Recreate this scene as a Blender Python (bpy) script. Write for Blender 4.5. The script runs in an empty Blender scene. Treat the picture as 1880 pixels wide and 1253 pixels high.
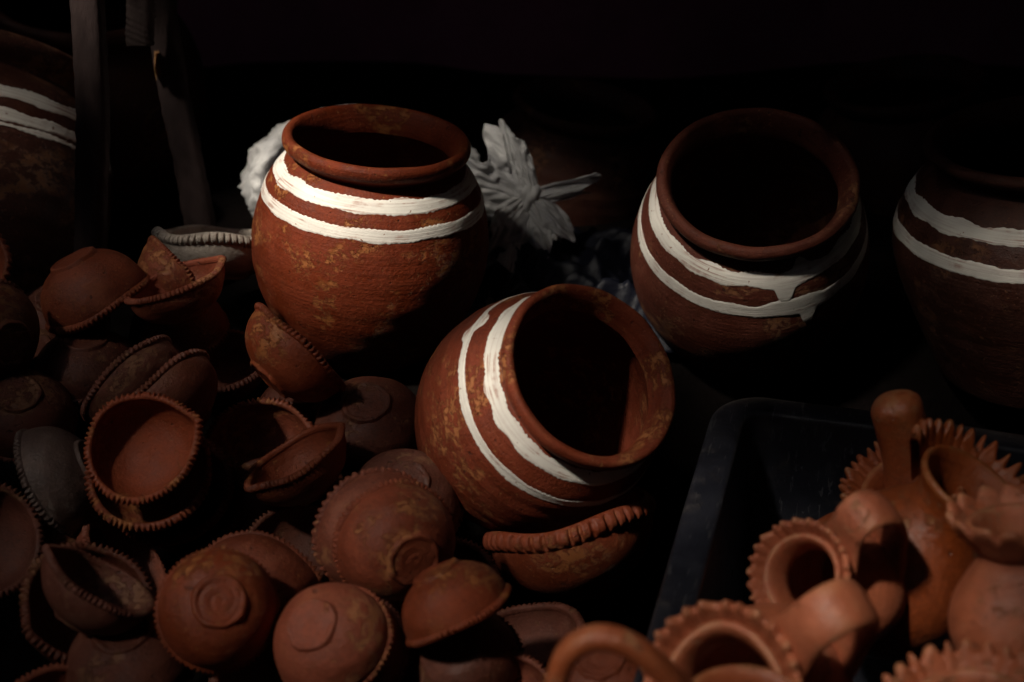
import bpy, math, random
import numpy as np
from mathutils import Vector, Matrix, noise as mnoise

random.seed(11)
rng = np.random.default_rng(11)
R = math.radians
S = bpy.context.scene
COL = S.collection

# ------------------------------------------------------------------ camera
CAM_H, PITCH, LENS = 0.865, 30.0, 50.0
FPX = 1880 * LENS / 36.0
cam_d = bpy.data.cameras.new('camera')
cam_d.lens = LENS
cam_d.sensor_width = 36
cam_d.clip_start = 0.02
cam_d.clip_end = 200
cam_d.dof.use_dof = True
cam_d.dof.focus_distance = 1.46
cam_d.dof.aperture_fstop = 4.0
cam = bpy.data.objects.new('camera', cam_d)
cam.location = (0, 0, CAM_H)
cam.rotation_euler = (R(90 - PITCH), 0, 0)
COL.objects.link(cam)
S.camera = cam
CM = Matrix.Translation((0, 0, CAM_H)) @ Matrix.Rotation(R(90 - PITCH), 4, 'X')
C3 = CM.to_3x3()

# ------------------------------------------------------------------ light
SUN = Vector((-0.45, -0.34, 0.82)).normalized()
w = bpy.data.worlds.new('World')
S.world = w
w.use_nodes = True
nt = w.node_tree
nt.nodes.clear()
out = nt.nodes.new('ShaderNodeOutputWorld')
bg = nt.nodes.new('ShaderNodeBackground')
sky = nt.nodes.new('ShaderNodeTexSky')
sky.sky_type = 'NISHITA'
sky.sun_disc = False
sky.sun_elevation = math.asin(SUN.z)
sky.sun_rotation = math.atan2(SUN.x, SUN.y)
bg.inputs['Strength'].default_value = 0.13
nt.links.new(sky.outputs[0], bg.inputs[0])
nt.links.new(bg.outputs[0], out.inputs[0])
sun_d = bpy.data.lights.new('sun', 'SUN')
sun_d.energy = 4.6
sun_d.angle = R(3.6)
sun_d.color = (1.0, 0.90, 0.76)
sun = bpy.data.objects.new('sun', sun_d)
sun.rotation_euler = SUN.to_track_quat('Z', 'Y').to_euler()
sun.location = SUN * 5
COL.objects.link(sun)
S.view_settings.view_transform = 'Standard'
S.view_settings.look = 'None'
S.view_settings.gamma = 1
S.view_settings.exposure = 0.68
S.cycles.use_denoising = True
S.cycles.max_bounces = 6


# ------------------------------------------------------------------ helpers
def V(px, py, d):
    """world point seen at photo pixel (px,py), d metres along the view axis"""
    return CM @ Vector(((px - 940) / FPX * d, -(py - 626.5) / FPX * d, -d))


def ray_frame(px, py):
    t = (C3 @ Vector((-(px - 940) / FPX, (py - 626.5) / FPX, 1))).normalized()
    r = (C3 @ Vector((1, 0, 0)))
    r = (r - t * r.dot(t)).normalized()
    return r, t.cross(r).normalized(), t      # right, up, toward camera


def vec_at(px, py, abc):
    r, u, t = ray_frame(px, py)
    return (r * abc[0] + u * abc[1] + t * abc[2]).normalized()


def pose(o, loc, axis, xdir):
    z = axis.normalized()
    x = (xdir - z * xdir.dot(z)).normalized()
    y = z.cross(x)
    m = Matrix((x, y, z)).transposed().to_4x4()
    m.translation = loc
    o.matrix_world = m


def empty(name, label=None, cat=None, group=None):
    o = bpy.data.objects.new(name, None)
    o.empty_display_size = 0.02
    COL.objects.link(o)
    if label: o['label'] = label
    if cat: o['category'] = cat
    if group: o['group'] = group
    return o


def mesh_obj(name, verts, faces, mat, parent=None, smooth=True):
    me = bpy.data.meshes.new(name)
    me.from_pydata([tuple(v) for v in verts] if not isinstance(verts, np.ndarray) else verts.reshape(-1, 3).tolist(),
                   [], faces if isinstance(faces, list) else faces.tolist())
    if smooth:
        me.polygons.foreach_set('use_smooth', [True] * len(me.polygons))
    me.update()
    me.materials.append(mat)
    o = bpy.data.objects.new(name, me)
    COL.objects.link(o)
    if parent is not None:
        o.parent = parent
    return o


def grid_faces(nu, nv, closed_u=True, off=0):
    iu = np.arange(nu if closed_u else nu - 1)
    iv = np.arange(nv - 1)
    a, b = np.meshgrid(iu, iv, indexing='ij')
    a2 = (a + 1) % nu
    f = np.stack([a * nv + b, a2 * nv + b, a2 * nv + b + 1, a * nv + b + 1], -1).reshape(-1, 4)
    return f + off


def resample(pts, m, clamp=True):
    """catmull-rom through pts, m samples evenly by arc length"""
    p = np.array(pts, float)
    q = np.vstack([2 * p[0] - p[1], p, 2 * p[-1] - p[-2]])
    res = []
    for i in range(1, len(q) - 2):
        t = np.linspace(0, 1, 24, endpoint=False)[:, None]
        a, b, c, d = q[i - 1], q[i], q[i + 1], q[i + 2]
        res.append(0.5 * (2 * b + (c - a) * t + (2 * a - 5 * b + 4 * c - d) * t ** 2 + (3 * b - a - 3 * c + d) * t ** 3))
    res.append(p[-1:])
    r = np.vstack(res)
    s = np.r_[0, np.cumsum(np.linalg.norm(np.diff(r, axis=0), axis=1))]
    k = np.linspace(0, s[-1], m)
    o = np.stack([np.interp(k, s, r[:, j]) for j in range(r.shape[1])], -1)
    if p.shape[1] == 2 and clamp:
        o[:, 0] = np.maximum(o[:, 0], 0)
    return o


def lathe(prof, n, mod=None):
    th = np.linspace(0, 2 * math.pi, n, endpoint=False)
    r = np.repeat(prof[None, :, 0], n, 0)
    z = np.repeat(prof[None, :, 1], n, 0)
    T = np.repeat(th[:, None], prof.shape[0], 1)
    if mod: r, z = mod(T, r, z)
    return np.stack([r * np.cos(T), r * np.sin(T), z], -1), grid_faces(n, prof.shape[0])


def sines(k, fmin, fmax, r, integer=True):
    """smooth periodic random function of an angle, about +-1"""
    f = r.integers(fmin, fmax + 1, k) if integer else r.uniform(fmin, fmax, k)
    ph = r.uniform(0, 6.28, k)
    a = r.uniform(0.4, 1, k)
    a = a / np.sqrt((a ** 2).sum()) * 1.2
    return lambda x: sum(a[i] * np.sin(f[i] * x + ph[i]) for i in range(k))


# ------------------------------------------------------------------ materials
def nodes_of(name):
    m = bpy.data.materials.new(name)
    m.use_nodes = True
    n = m.node_tree.nodes
    return m, n, m.node_tree.links, n['Principled BSDF']


class NB:
    """tiny node builder"""
    def __init__(s, name):
        s.m, s.n, s.l, s.b = nodes_of(name)
        tc = s.n.new('ShaderNodeTexCoord')
        oi = s.n.new('ShaderNodeObjectInfo')
        vm = s.n.new('ShaderNodeVectorMath'); vm.operation = 'MULTIPLY_ADD'
        vm.inputs[1].default_value = (13.7, 17.3, 11.9)
        s.l.new(oi.outputs['Location'], vm.inputs[0])
        s.l.new(tc.outputs['Object'], vm.inputs[2])
        s.co = vm.outputs[0]
        s.raw = tc.outputs['Object']
        wn = s.n.new('ShaderNodeTexWhiteNoise')
        s.l.new(oi.outputs['Location'], wn.inputs['Vector'])
        s.rand = wn.outputs['Value']

    def scale(s, v, sc):
        q = s.n.new('ShaderNodeVectorMath'); q.operation = 'MULTIPLY'
        q.inputs[1].default_value = sc
        s.l.new(v, q.inputs[0]); return q.outputs[0]

    def noise(s, sc, det=5, rough=0.55, v=None, dist=0.0):
        q = s.n.new('ShaderNodeTexNoise')
        q.inputs['Scale'].default_value = sc
        q.inputs['Detail'].default_value = det
        q.inputs['Roughness'].default_value = rough
        q.inputs['Distortion'].default_value = dist
        s.l.new(v if v is not None else s.co, q.inputs['Vector']); return q.outputs['Fac']

    def ramp(s, f, lo, hi, a=0.0, b=1.0):
        q = s.n.new('ShaderNodeMapRange'); q.interpolation_type = 'SMOOTHSTEP'
        for i, x in enumerate((lo, hi, a, b)): q.inputs[i + 1].default_value = x
        s.l.new(f, q.inputs[0]); return q.outputs[0]

    def math(s, op, a, b):
        q = s.n.new('ShaderNodeMath'); q.operation = op
        for i, x in enumerate((a, b)):
            if isinstance(x, (int, float)): q.inputs[i].default_value = x
            else: s.l.new(x, q.inputs[i])
        return q.outputs[0]

    def mix(s, f, a, b):
        q = s.n.new('ShaderNodeMix'); q.data_type = 'RGBA'
        for k, x in ((0, f), (6, a), (7, b)):
            if isinstance(x, (int, float)): q.inputs[k].default_value = x
            elif isinstance(x, tuple): q.inputs[k].default_value = (*x, 1)
            else: s.l.new(x, q.inputs[k])
        return q.outputs[2]

    def bump(s, hs, dist):
        h = None
        for f, wgt in hs:
            t = s.math('MULTIPLY', f, wgt)
            h = t if h is None else s.math('ADD', h, t)
        q = s.n.new('ShaderNodeBump')
        q.inputs['Distance'].default_value = dist
        q.inputs['Strength'].default_value = 1.0
        s.l.new(h, q.inputs['Height'])
        s.l.new(q.outputs[0], s.b.inputs['Normal'])

    def color(s, c):
        if isinstance(c, tuple): s.b.inputs['Base Color'].default_value = (*c, 1)
        else: s.l.new(c, s.b.inputs['Base Color'])

    def rough(s, r):
        if isinstance(r, (int, float)): s.b.inputs['Roughness'].default_value = r
        else: s.l.new(r, s.b.inputs['Roughness'])

    def spec(s, v): s.b.inputs['Specular IOR Level'].default_value = v


def clay(name, A, B, chip=(0.46, 0.185, 0.064), chip_lo=0.52, smear=0.2, rings=0.5, grime=0.5, dust=0.25, spec=0.35, rough=0.62):
    m = NB(name)
    big = m.noise(7, 4)
    mid = m.noise(34, 6, 0.6)
    c = m.mix(m.ramp(big, 0.35, 0.68), A, B)
    c = m.mix(m.math('MULTIPLY', m.ramp(mid, 0.42, 0.70), 0.45), c, tuple(x * 1.5 for x in A))
    ring = m.noise(1.0, 4, 0.6, m.scale(m.co, (9, 9, 260)))
    c = m.mix(m.math('MULTIPLY', m.ramp(ring, 0.48, 0.70), rings * 0.55), c, tuple(x * 0.55 for x in A))
    # soot and grime
    g = m.noise(11, 6, 0.65)
    c = m.mix(m.math('MULTIPLY', m.ramp(g, 0.52, 0.74), grime), c, (0.035, 0.014, 0.009))
    # pale dusty film
    d = m.math('MULTIPLY', m.ramp(m.noise(17, 7, 0.7), 0.54, 0.78), dust)
    c = m.mix(d, c, (0.27, 0.155, 0.105))
    # tan smears and chips where the slip has rubbed and flaked away
    sm = m.math('MULTIPLY', m.ramp(m.noise(1.0, 6, 0.7, m.scale(m.co, (22, 22, 48))), 0.52, 0.72), smear)
    c = m.mix(sm, c, tuple(x * 0.62 for x in chip))
    zone = m.ramp(m.noise(13, 4, 0.6), 0.53, 0.60)
    fl = m.noise(1.0, 10, 0.76, m.scale(m.co, (70, 70, 110)), dist=0.35)
    k = m.math('MULTIPLY', m.ramp(fl, chip_lo - 0.035, chip_lo + 0.015), zone)
    sp = m.ramp(m.noise(230, 4, 0.65), 0.62, 0.66)
    k2 = m.math('MAXIMUM', k, m.math('MULTIPLY', sp, m.ramp(m.noise(12, 4), 0.42, 0.60)))
    c = m.mix(m.math('MULTIPLY', k2, 0.68), c, m.mix(m.noise(90, 3), chip, tuple(x * 0.55 for x in chip)))
    # edges worn back to the pale clay
    ge = m.n.new('ShaderNodeNewGeometry')
    wear = m.math('MULTIPLY', m.ramp(ge.outputs['Pointiness'], 0.515, 0.575), m.ramp(m.noise(60, 5, 0.7), 0.40, 0.60))
    c = m.mix(m.math('MULTIPLY', wear, 0.55), c, tuple(x * 0.85 for x in chip))
    # fine sandy grain
    gr = m.noise(340, 3, 0.7)
    c = m.mix(m.math('MULTIPLY', m.ramp(gr, 0.40, 0.70), 0.28), c, tuple(min(1, x * 1.9) for x in A))
    # pinholes
    pit = m.ramp(m.noise(120, 2), 0.25, 0.32, 1, 0)
    c = m.mix(m.math('MULTIPLY', pit, 0.6), c, (0.03, 0.012, 0.008))
    # every piece is fired to its own tone
    hs = m.n.new('ShaderNodeHueSaturation')
    m.l.new(c, hs.inputs['Color'])
    m.l.new(m.ramp(m.rand, 0, 1, 0.80, 1.16), hs.inputs['Value'])
    m.l.new(m.ramp(m.rand, 0, 1, 1.04, 0.94), hs.inputs['Saturation'])
    m.color(hs.outputs[0])
    m.rough(m.ramp(mid, 0.3, 0.7, rough - 0.14, rough + 0.16))
    m.spec(spec)
    m.bump([(m.noise(210, 4, 0.7), 0.55), (gr, 0.5), (mid, 0.5), (m.noise(13, 3), 1.3), (ring, 0.55 * rings), (k2, -0.35), (pit, -0.5)], 0.0016)
    return m.m


M = {}
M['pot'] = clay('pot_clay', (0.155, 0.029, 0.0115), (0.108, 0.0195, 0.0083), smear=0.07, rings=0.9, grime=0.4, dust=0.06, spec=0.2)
M['pot_smoked'] = clay('dark_shaded_pot_clay', (0.080, 0.0175, 0.0085), (0.058, 0.012, 0.0062), chip=(0.30, 0.13, 0.05), smear=0.12, rings=0.9, grime=0.5, dust=0.08, spec=0.2)  # darker clay; shade on the dripping pot's rim is also in the colour
M['pot_dark'] = clay('deep_shaded_pot_clay', (0.052, 0.0135, 0.007), (0.034, 0.009, 0.005), chip=(0.24, 0.10, 0.04), rings=0.9, grime=0.6, dust=0.1)  # darkened clay: deep shade on jar and rear pots put into the colour
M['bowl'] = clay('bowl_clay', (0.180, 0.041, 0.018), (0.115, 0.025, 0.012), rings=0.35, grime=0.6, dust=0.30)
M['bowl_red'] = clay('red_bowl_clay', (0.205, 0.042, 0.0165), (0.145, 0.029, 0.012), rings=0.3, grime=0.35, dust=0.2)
M['bowl_brown'] = clay('brown_bowl_clay', (0.100, 0.026, 0.014), (0.060, 0.0155, 0.009), chip=(0.26, 0.12, 0.055), rings=0.3, grime=0.6, dust=0.35)  # brown clay, darkened further to carry the shade in the heap
M['bowl_grey'] = clay('ashy_bowl_clay', (0.088, 0.055, 0.047), (0.05, 0.031, 0.027), chip=(0.2, 0.16, 0.14), rings=0.2, grime=0.5, dust=0.4, rough=0.5)
M['ash'] = clay('ash_white_clay', (0.28, 0.24, 0.205), (0.18, 0.14, 0.12), chip=(0.45, 0.4, 0.33), rings=0.2, grime=0.3, dust=0.6)
M['jug'] = clay('jug_clay', (0.28, 0.066, 0.021), (0.185, 0.040, 0.0145), chip=(0.45, 0.22, 0.10), chip_lo=0.58, smear=0.3, rings=0.5, grime=0.35, dust=0.14, spec=0.5, rough=0.46)


def paint_mat():
    m = NB('white_paint')
    st = m.noise(1.0, 5, 0.6, m.scale(m.co, (14, 14, 620)))
    th = m.noise(30, 5, 0.6)
    c = m.mix(m.ramp(m.noise(18, 4), 0.3, 0.7), (0.74, 0.72, 0.66), (0.60, 0.58, 0.54))
    c = m.mix(m.math('MULTIPLY', m.ramp(st, 0.46, 0.64), 0.40), c, (0.42, 0.34, 0.32))
    k = m.math('MULTIPLY', m.ramp(st, 0.48, 0.58), m.ramp(th, 0.50, 0.62))
    c = m.mix(m.math('MULTIPLY', k, 0.6), c, (0.26, 0.09, 0.05))
    c = m.mix(m.ramp(m.noise(150, 2), 0.70, 0.74), c, (0.2, 0.08, 0.05))
    m.color(c)
    m.rough(0.75); m.spec(0.25)
    m.bump([(st, 0.8), (m.noise(160, 3), 0.5)], 0.0007)
    return m.m


M['paint'] = paint_mat()


def simple(name, A, B, sc=20, rough=0.7, spec=0.3, bump=0.001, stretch=(1, 1, 1), bsc=None):
    m = NB(name)
    v = m.scale(m.co, stretch)
    f = m.noise(sc, 6, 0.6, v)
    m.color(m.mix(m.ramp(f, 0.35, 0.65), A, B))
    m.rough(rough); m.spec(spec)
    m.bump([(f, 1.0), (m.noise(bsc or sc * 5, 4, 0.6, v), 0.6)], bump)
    return m.m


M['cloth'] = simple('white_plastic_film', (0.55, 0.55, 0.55), (0.42, 0.42, 0.43), 24, 0.5, 0.4, 0.001)
M['wood'] = simple('weathered_wood', (0.034, 0.022, 0.021), (0.016, 0.010, 0.010), 26, 0.85, 0.15, 0.003, (1, 1, 0.22), 90)
M['bark'] = simple('sooty_bark', (0.05, 0.036, 0.034), (0.02, 0.014, 0.013), 30, 0.9, 0.1, 0.004, (1, 1, 0.4), 90)
M['splinter'] = simple('raw_split_wood', (0.55, 0.30, 0.12), (0.36, 0.17, 0.07), 60, 0.8, 0.2, 0.001, (1, 1, 0.15))
def tub_mat():
    m = NB('black_blue_plastic')
    c = m.mix(m.ramp(m.noise(30, 5), 0.35, 0.65), (0.010, 0.011, 0.017), (0.019, 0.020, 0.028))
    sc = m.ramp(m.noise(1.0, 4, 0.7, m.scale(m.co, (260, 30, 60)), dist=0.4), 0.60, 0.66)
    du = m.ramp(m.noise(38, 7, 0.7), 0.52, 0.72)
    c = m.mix(m.math('MULTIPLY', sc, 0.5), c, (0.10, 0.10, 0.11))
    c = m.mix(m.math('MULTIPLY', du, 0.30), c, (0.085, 0.070, 0.062))
    m.color(c)
    m.rough(m.ramp(du, 0, 1, 0.38, 0.75)); m.spec(0.4)
    m.bump([(m.noise(160, 4, 0.6), 0.6), (sc, -0.5), (m.noise(9, 3), 1.5)], 0.0009)
    return m.m


M['tub'] = tub_mat()
M['sheet'] = simple('blue_tarpaulin', (0.008, 0.010, 0.022), (0.005, 0.006, 0.014), 18, 0.5, 0.4, 0.002)
M['ground'] = simple('trodden_earth', (0.0045, 0.0026, 0.0023), (0.003, 0.0018, 0.0015), 14, 0.95, 0.1, 0.006)  # near black: the shade lying on the earth is put into its colour
M['wall'] = simple('dark_stall_cloth', (0.50, 0.16, 0.23), (0.40, 0.13, 0.18), 6, 0.95, 0.05, 0.003)
M['gobo'] = simple('gobo_fabric', (0.05, 0.026, 0.022), (0.035, 0.018, 0.016), 8, 0.9, 0.1, 0.002)  # for the added unseen sheets that shape the light

# ------------------------------------------------------------------ setting
def sstep(a, b, x):
    t = np.clip((x - a) / (b - a), 0, 1)
    return t * t * (3 - 2 * t)


def gz(x, y):
    """the trodden ground drops a little in front of the standing pots"""
    k = sstep(0.06, 0.2, x)
    return -0.006 - 0.115 * (1 - sstep(1.10 + 0.25 * k, 1.36 + 0.11 * k, y))


def ground():
    a = np.r_[np.linspace(-30, -1.5, 20), np.linspace(-1.4, 1.4, 120), np.linspace(1.5, 30, 20)]
    b = np.r_[np.linspace(-25, 0.3, 20), np.linspace(0.4, 2.4, 110), np.linspace(2.6, 35, 20)]
    P = np.zeros((len(a), len(b), 3))
    for i, x in enumerate(a):
        for j, y in enumerate(b):
            P[i, j] = (x, y, gz(x, y) + 0.003 * mnoise.noise((x * 9, y * 9, 1.7)))
    o = mesh_obj('ground', P, grid_faces(len(a), len(b), False), M['ground'])
    o['kind'] = 'structure'


ground()


def hanging(name, x0, y0, x1, y1, z0, z1, parent, mat, n=90, m=24):
    P = np.zeros((n, m, 3))
    d = Vector((x1 - x0, y1 - y0, 0)); L = d.length; d /= L
    nr = Vector((-d.y, d.x, 0))
    for i in range(n):
        for j in range(m):
            s, z = i / (n - 1), z0 + (z1 - z0) * j / (m - 1)
            q = Vector((x0, y0, z)) + d * (s * L) + nr * (0.05 * math.sin(s * L * 6 + 0.6 * math.sin(z * 2)) + 0.03 * mnoise.noise((s * L * 4, z * 1.2, x0)))
            P[i, j] = q
    return mesh_obj(name, P, grid_faces(n, m, False), mat, parent)


bw = hanging('back_wall', -2.7, 2.5, 2.9, 2.5, -0.02, 1.9, None, M['wall'])
bw['kind'] = 'structure'


# ------------------------------------------------------------------ gobo: unseen sheets added above and around to shape the light
def gobo():
    root = empty('gobo', 'unseen sheet added over the stall, its holes shaped to place sun and shade', 'gobo')
    Z = 1.8
    # spots the holes are shaped to light, and how much sun reaches each
    sun_spots = [(540, 360, 1.50, 1.0), (700, 400, 1.47, 1.0), (690, 310, 1.50, .8), (530, 260, 1.58, .85), (850, 270, 1.6, .35), (490, 480, 1.55, .8), (620, 530, 1.46, .62), (600, 640, 1.50, .15), (720, 660, 1.47, .08), (880, 400, 1.54, .5), (780, 520, 1.46, .5),
            (490, 300, 1.78, .9), (460, 340, 1.80, .9), (900, 300, 1.82, .36), (940, 280, 1.82, .34), (975, 365, 1.82, .05), (920, 470, 1.82, .06), (1030, 430, 1.8, .08), (1050, 520, 1.75, .04),
            (1170, 480, 1.60, 1.0), (1215, 400, 1.60, 1.0), (1300, 545, 1.51, 1.0), (1400, 560, 1.51, 1.0), (1480, 530, 1.53, 1.0), (1450, 600, 1.50, .9), (1560, 430, 1.56, .45), (1230, 250, 1.60, .04), (1400, 200, 1.62, .03), (1400, 460, 1.48, .3), (1200, 600, 1.5, .35), (1400, 660, 1.48, .08),
            (950, 620, 1.30, .9), (865, 690, 1.30, 1.0), (860, 640, 1.36, .15), (900, 770, 1.25, 1.0), (1000, 850, 1.22, .85), (1110, 870, 1.22, .45), (1200, 830, 1.25, .2), (1080, 815, 1.22, .7), (1000, 740, 1.24, .85), (1215, 740, 1.28, .5), (1180, 620, 1.34, .25), (820, 760, 1.30, .6), (900, 880, 1.26, .35), (960, 950, 1.28, .12),
            (1240, 900, 1.4, .0), (1235, 760, 1.45, .0), (1330, 800, 1.33, .2), (1350, 740, 1.38, .02), (1440, 720, 1.39, 0), (1315, 880, 1.27, .6), (1285, 1000, 1.2, .55), (1260, 1080, 1.14, .25), (1450, 850, 1.4, .0), (1380, 900, 1.4, .0), (1200, 1080, 1.35, .0),
            (930, 1010, 1.33, .6), (1050, 980, 1.32, .6), (1170, 945, 1.36, .3), (1040, 1080, 1.36, .0), (960, 1060, 1.34, .0), (1060, 1050, 1.33, .03), (1130, 1020, 1.35, .0), (900, 600, 1.42, .0), (860, 630, 1.40, .03), (930, 575, 1.42, .0),
            (165, 520, 1.50, .62), (320, 520, 1.50, .6), (315, 455, 1.56, .6), (410, 430, 1.62, .6), (170, 660, 1.46, .18), (230, 690, 1.40, .25), (300, 690, 1.36, .25), (260, 830, 1.30, .65), (330, 740, 1.27, .6), (180, 760, 1.27, .6), (270, 930, 1.29, 1.0), (390, 930, 1.34, .6), (425, 860, 1.36, .5), (450, 725, 1.40, .9), (480, 840, 1.42, .25), (560, 850, 1.32, .4), (600, 900, 1.34, .12),
            (500, 640, 1.42, .85), (560, 700, 1.42, .45), (110, 860, 1.32, .22), (30, 990, 1.25, .22), (180, 990, 1.28, .8), (170, 1100, 1.15, .35), (70, 1150, 1.18, .28), (110, 1240, 1.1, .25), (400, 1060, 1.10, .85), (400, 1200, 1.10, .35), (580, 1130, 1.08, .5), (650, 1150, 1.10, .6), (700, 930, 1.18, .9), (640, 980, 1.2, .6), (780, 1000, 1.18, .55), (840, 1090, 1.13, .95), (860, 1190, 1.13, .5), (690, 800, 1.42, .06), (750, 870, 1.32, .1), (560, 960, 1.35, .05), (950, 1100, 1.3, .05), (950, 1230, 1.15, .3), (20, 600, 1.42, .2), (5, 480, 1.5, .35), (60, 780, 1.42, .08), (430, 600, 1.55, .05), (400, 700, 1.5, .08),
            (1540, 1090, .93, 1.66), (1590, 1060, .93, 1.3), (1300, 1115, .95, .7), (1210, 1190, .95, .5), (1570, 970, 1.02, 1.66), (1640, 925, 1.02, 1.4), (1410, 970, 1.05, .4), (1700, 930, 1.10, .30), (1750, 860, 1.10, .32), (1640, 770, 1.18, .30), (1800, 830, 1.15, .2), (1600, 880, 1.18, .2), (1800, 970, 1.0, .3), (1850, 1080, 1.0, .12), (1760, 1220, .90, .3), (1050, 1210, .86, 1.2), (1180, 1215, .86, .55), (1350, 1240, .87, .5), (1620, 1120, 1.08, .12), (1530, 935, 1.1, .3), (1500, 1180, .95, .2), (1110, 1240, 1.1, .4),
            (1740, 400, 1.44, .42), (1800, 450, 1.40, .45), (1870, 465, 1.39, .42), (1690, 430, 1.46, .1), (1800, 600, 1.36, .04), (1860, 680, 1.36, .0), (1700, 580, 1.42, .03), (1720, 720, 1.45, .03), (1800, 320, 1.5, .03),
            (30, 200, 1.68, .45), (80, 235, 1.68, .3), (20, 120, 1.7, .12), (40, 330, 1.68, .06), (165, 200, 1.56, .0), (165, 380, 1.6, .0), (330, 300, 1.82, .0), (288, 120, 1.80, .7), (300, 40, 1.78, .0), (255, 40, 1.72, .05),
            (1075, 250, 2.0, .0), (1660, 220, 2.0, .0), (600, 100, 2.1, .0), (1300, 100, 2.1, .0), (150, 50, 1.95, .03)]
    sun_spots = [(px, py, d, t * (0.35 if px < 480 and py > 430 and not (py > 980 and px > 300) else 0.5 if py > 870 and 300 < px < 980 else 0.54 if px > 990 and py > 700 and d < 1.21 else 1.0)) for px, py, d, t in sun_spots]
    def gd(px, py, z=0.0):
        q = V(px, py, 1.0) - Vector((0, 0, CAM_H))
        return (px, py, (z - CAM_H) / q.z, 0.0)
    sun_spots += [gd(*q) for q in ((1290, 690), (1330, 715), (1260, 650), (1500, 715), (1620, 690), (1640, 600), (1660, 740), (1250, 800, -0.05), (1240, 720, -0.03), (1300, 660), (440, 520), (425, 570), (240, 430), (1130, 500), (1100, 470), (1480, 690), (1450, 790, 0.06), (1550, 800, 0.06), (1400, 760, 0.1), (1500, 745, 0.12), (1580, 740, 0.125), (1420, 730, 0.125), (1050, 500, 0.02), (1120, 540, 0.02), (1090, 520, 0.03), (1750, 660), (1850, 690), (1780, 740), (1880, 760), (1560, 640))]
    sun_spots += [(1040, 450, 1.8, 0), (1000, 420, 1.8, 0), (1070, 345, 1.8, .08), (950, 430, 1.8, .02), (910, 400, 1.8, .04)]
    sun_spots += [(700, 770, 1.41, 0), (650, 760, 1.42, 0), (720, 735, 1.42, 0), (620, 740, 1.44, 0.02)]
    sun_spots += [(1800, 240, 1.52, 0), (1720, 260, 1.54, 0), (1760, 330, 1.47, .05), (1215, 330, 1.56, .1), (1560, 380, 1.54, .1)]
    K = np.array([[*(V(px, py, d) + SUN * ((Z - V(px, py, d).z) / SUN.z))[:2], t] for px, py, d, t in sun_spots])
    X0, X1, Y0, Y1 = -1.80, -0.15, -0.10, 1.60

    def thin(x, y):  # share of sun the added sheet lets through here
        d2 = (K[:, 0] - x) ** 2 + (K[:, 1] - y) ** 2
        if d2.min() > 0.17 ** 2: return 0.0
        wgt = np.exp(-d2 / (2 * 0.032 ** 2)) + 1e-9
        return float((wgt * K[:, 2]).sum() / wgt.sum())
    F = []
    V_ = []
    def patch(xa, ya, skip=None):
        b = len(V_)
        for x in xa:
            for y in ya: V_.append((x, y, Z + 0.02 * math.sin(x * 3) * math.sin(y * 2.3)))
        f = grid_faces(len(xa), len(ya), False)
        for q in f:
            if skip is not None and skip[q[0] // len(ya), q[0] % len(ya)]: continue
            F.append([int(k) + b for k in q])
    patch(np.linspace(-2.8, X0, 12), np.linspace(-2.2, 2.6, 80))
    patch(np.linspace(X1, 2.9, 60), np.linspace(-2.2, 2.6, 80))
    patch(np.linspace(X0, X1, 20), np.linspace(-2.2, Y0, 40))
    patch(np.linspace(X0, X1, 20), np.linspace(Y1, 2.6, 8))
    cs = 0.0125
    xa, ya = np.arange(X0, X1 + cs, cs), np.arange(Y0, Y1 + cs, cs)
    E = np.zeros((len(xa) + 2, len(ya) + 2)); hole = np.zeros((len(xa), len(ya)), bool)
    for i, x in enumerate(xa):                       # error diffusion spreads the shaped holes evenly
        for j, y in enumerate(ya):
            t = thin(x + cs / 2, y + cs / 2)
            e = t + E[i, j + 1]
            hole[i, j] = e > 0.5
            e -= hole[i, j]
            if t <= 0.01: e = 0
            E[i, j + 2] += e * 7 / 16; E[i + 1, j] += e * 3 / 16; E[i + 1, j + 1] += e * 5 / 16; E[i + 1, j + 2] += e / 16
    patch(xa, ya, hole)
    P = np.array(V_)
    o = mesh_obj('gobo_sheet', P, F, M['gobo'], root)
    sol = o.modifiers.new('thickness', 'SOLIDIFY'); sol.thickness = 0.004
    hanging('side_blocker', -2.7, -2.1, -2.7, 2.5, -0.12, 1.8, root, M['gobo'])  # unseen cloths added on three sides to cut the sky light
    hanging('side_blocker', 2.8, 2.5, 2.8, -2.1, -0.12, 1.8, root, M['gobo'])
    hanging('front_blocker', 2.8, -2.1, -2.7, -2.1, -0.12, 1.8, root, M['gobo'])


gobo()

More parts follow.
